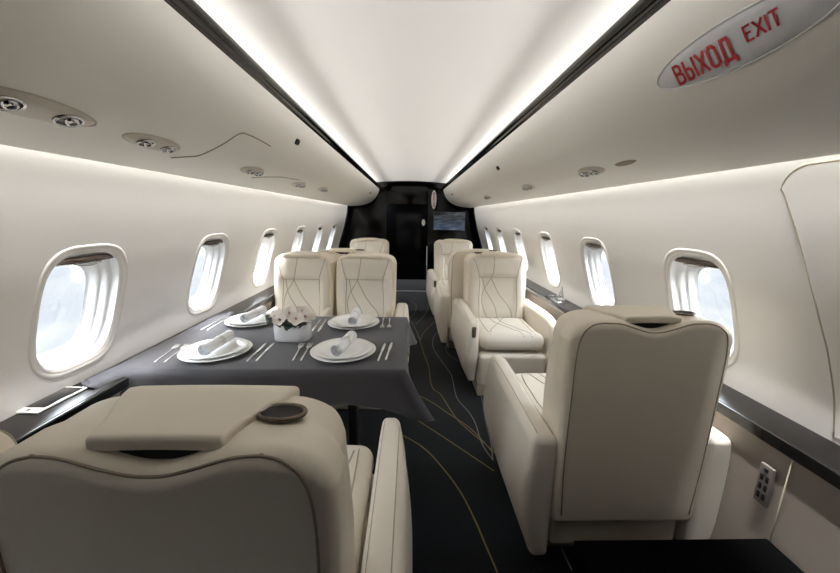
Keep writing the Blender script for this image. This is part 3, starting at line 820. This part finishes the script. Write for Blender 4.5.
m = MB().add(loft([[(a, -.05+b, z) for a, b in ((-w, -d), (w, -d), (w, d), (-w, d))] for w, d, z in ((.016, .016, .02), (.012, .012, .05), (.007, .007, .085), (.004, .005, .112))], capa=True, capb=True))
m.add(tube([(-.045, -.06, .018), (-.02, -.055, .04), (.0, -.05, .055)], .005, 8)); m.build('lever', 'chrome', tp)

# low black box behind the right seat, service panel --------------------------------
bxm = thing('storage_box', 'low black box on the floor behind the near right seat', 'box', (.80, .40, 0))
MB().add(box(-.30, .285, -.5, .455, 0, .365, .012, 3)).build('body', 'matte', bxm)
MB().add(box(-.302, .287, -.502, .457, .366, .380, .006, 2)).build('lid', 'matte', bxm)
sp = thing('service_panel', 'grey service panel with dark sockets on the lower right side wall', 'panel', (1.1070, .912, .515), 0)
MB().add(rbox(.005, .021, .066, .004, 2, (1, 1, 1))).build('plate', 'greyp', sp)
MB().add(rbox(.002, .006, .006, .0015, 2, (1, 1, 1), None, (-.0052, .0, .050))).build('button', 'dark', sp)
for k, z in enumerate((.022, -.008, -.038)):
    for q in (-1, 1): MB().add(rbox(.002, .0045, .010, .001, 1, (1, 1, 1), None, (-.0052, q*.008, z))).build('socket', 'dark', sp)
MB().add(tube([(1.1125, .862, .652), (1.106, .862, .42), (1.10, .862, .25)], .002, 5)).build('trim_13', 'seam')
struct(bpy.data.objects['trim_13'], 'vertical joint in the lower right side panel')

# ------------------------------------------------------------------ light
def area(name, loc, rot, sx, sy, power, col=(1, .99, .972)):
    l = bpy.data.lights.new(name, 'AREA'); l.shape = 'RECTANGLE'; l.size = sx; l.size_y = sy; l.energy = power; l.color = col
    o = bpy.data.objects.new(name, l); COL.objects.link(o); o.location = loc; o.rotation_euler = rot; return o
def aim(d):
    return Vector(d).to_track_quat('-Z', 'Y').to_euler()
LP1, LP2, LP3 = (3.0, 8.6, 2.1)
y0, y1 = .1, 6.05
for s in (-1, 1):
    o = area('ceiling_cove_lamp', (X0+s*.552, (y0+y1)/2, 1.792), (0, 0, 0), .016, y1-y0, LP1)
    o.data.spread = math.radians(42); d = Vector((-s*.994, 0, .105)); o.rotation_euler = Matrix((Vector((0, 1, 0)).cross(-d), Vector((0, 1, 0)), -d)).transposed().to_euler()
    o = area('ceiling_edge_lamp', (X0+s*.556, (y0+y1)/2, 1.785), (0, 0, 0), .016, y1-y0, 1.2)
    d = Vector((-s*.5, 0, .866)); o.rotation_euler = Matrix((Vector((0, 1, 0)).cross(-d), Vector((0, 1, 0)), -d)).transposed().to_euler()
    for nm, pw, sp, tx in (('wall_cove_lamp', LP2, 46, .02), ('wall_edge_lamp', LP3, 150, .25)):
        o = area(nm, (X0+s*1.004, (y0+y1)/2, 1.56), (0, 0, 0), .014, y1-y0, pw)
        o.data.spread = math.radians(sp); d = Vector((s*tx, 0, -1)).normalized(); o.rotation_euler = Matrix((Vector((0, 1, 0)).cross(-d), Vector((0, 1, 0)), -d)).transposed().to_euler()
    for yc in WIN_Y[s]:
        l = area('window_portal', (X0+s*1.36, yc, ZC), aim((-s, 0, 0)), .36, .28, 1)
        l.data.cycles.is_portal = True
w = bpy.data.worlds.new('sky'); bpy.context.scene.world = w; w.use_nodes = True
nt = w.node_tree; bg = nt.nodes['Background']
tc = nt.nodes.new('ShaderNodeTexCoord'); mp = nt.nodes.new('ShaderNodeMapping'); mp.inputs['Scale'].default_value = (2, 2, 14)
nz = nt.nodes.new('ShaderNodeTexNoise'); nz.inputs['Scale'].default_value = 2.5; nz.inputs['Detail'].default_value = 5
cr = nt.nodes.new('ShaderNodeValToRGB'); e = cr.color_ramp.elements
e[0].position = .35; e[0].color = (.82, .86, .91, 1); e[1].position = .65; e[1].color = (.94, .955, .97, 1)
nt.links.new(tc.outputs['Generated'], mp.inputs[0]); nt.links.new(mp.outputs[0], nz.inputs['Vector']); nt.links.new(nz.outputs['Fac'], cr.inputs[0]); nt.links.new(cr.outputs[0], bg.inputs[0])
# overcast sky: bright overhead, paler at the horizon
sx = nt.nodes.new('ShaderNodeSeparateXYZ'); mr = nt.nodes.new('ShaderNodeMapRange')
nt.links.new(tc.outputs['Generated'], sx.inputs[0]); nt.links.new(sx.outputs['Z'], mr.inputs['Value'])
mr.inputs['From Min'].default_value = .02; mr.inputs['From Max'].default_value = .45; mr.inputs['To Min'].default_value = .47; mr.inputs['To Max'].default_value = 11.5
nt.links.new(mr.outputs[0], bg.inputs['Strength'])

# ------------------------------------------------------------------ camera
cam = bpy.data.cameras.new('camera'); co = bpy.data.objects.new('camera', cam); COL.objects.link(co)
cam.sensor_fit = 'HORIZONTAL'; cam.sensor_width = 36; cam.lens = 350.07*36/840; cam.clip_start = .02
pi_, ya, ro = .1969, .0277, .0146
Fw = Vector((math.sin(ya)*math.cos(pi_), math.cos(ya)*math.cos(pi_), -math.sin(pi_)))
Rt = Vector((math.cos(ya), -math.sin(ya), 0)); Up = Rt.cross(Fw)
R2 = Rt*math.cos(ro)+Up*math.sin(ro); U2 = -Rt*math.sin(ro)+Up*math.cos(ro)
mw = Matrix((R2, U2, -Fw)).transposed().to_4x4(); mw.translation = (.0102, 0, 1.3102); co.matrix_world = mw
sc_ = bpy.context.scene; sc_.camera = co
sc_.view_settings.view_transform = 'Standard'; sc_.view_settings.look = 'None'; sc_.view_settings.exposure = 1.22; sc_.view_settings.gamma = 1
sc_.view_settings.use_curve_mapping = False
sc_.cycles.use_denoising = True; sc_.cycles.max_bounces = 10; sc_.cycles.diffuse_bounces = 6; sc_.cycles.sample_clamp_indirect = 4
sc_.cycles.transparent_max_bounces = 12
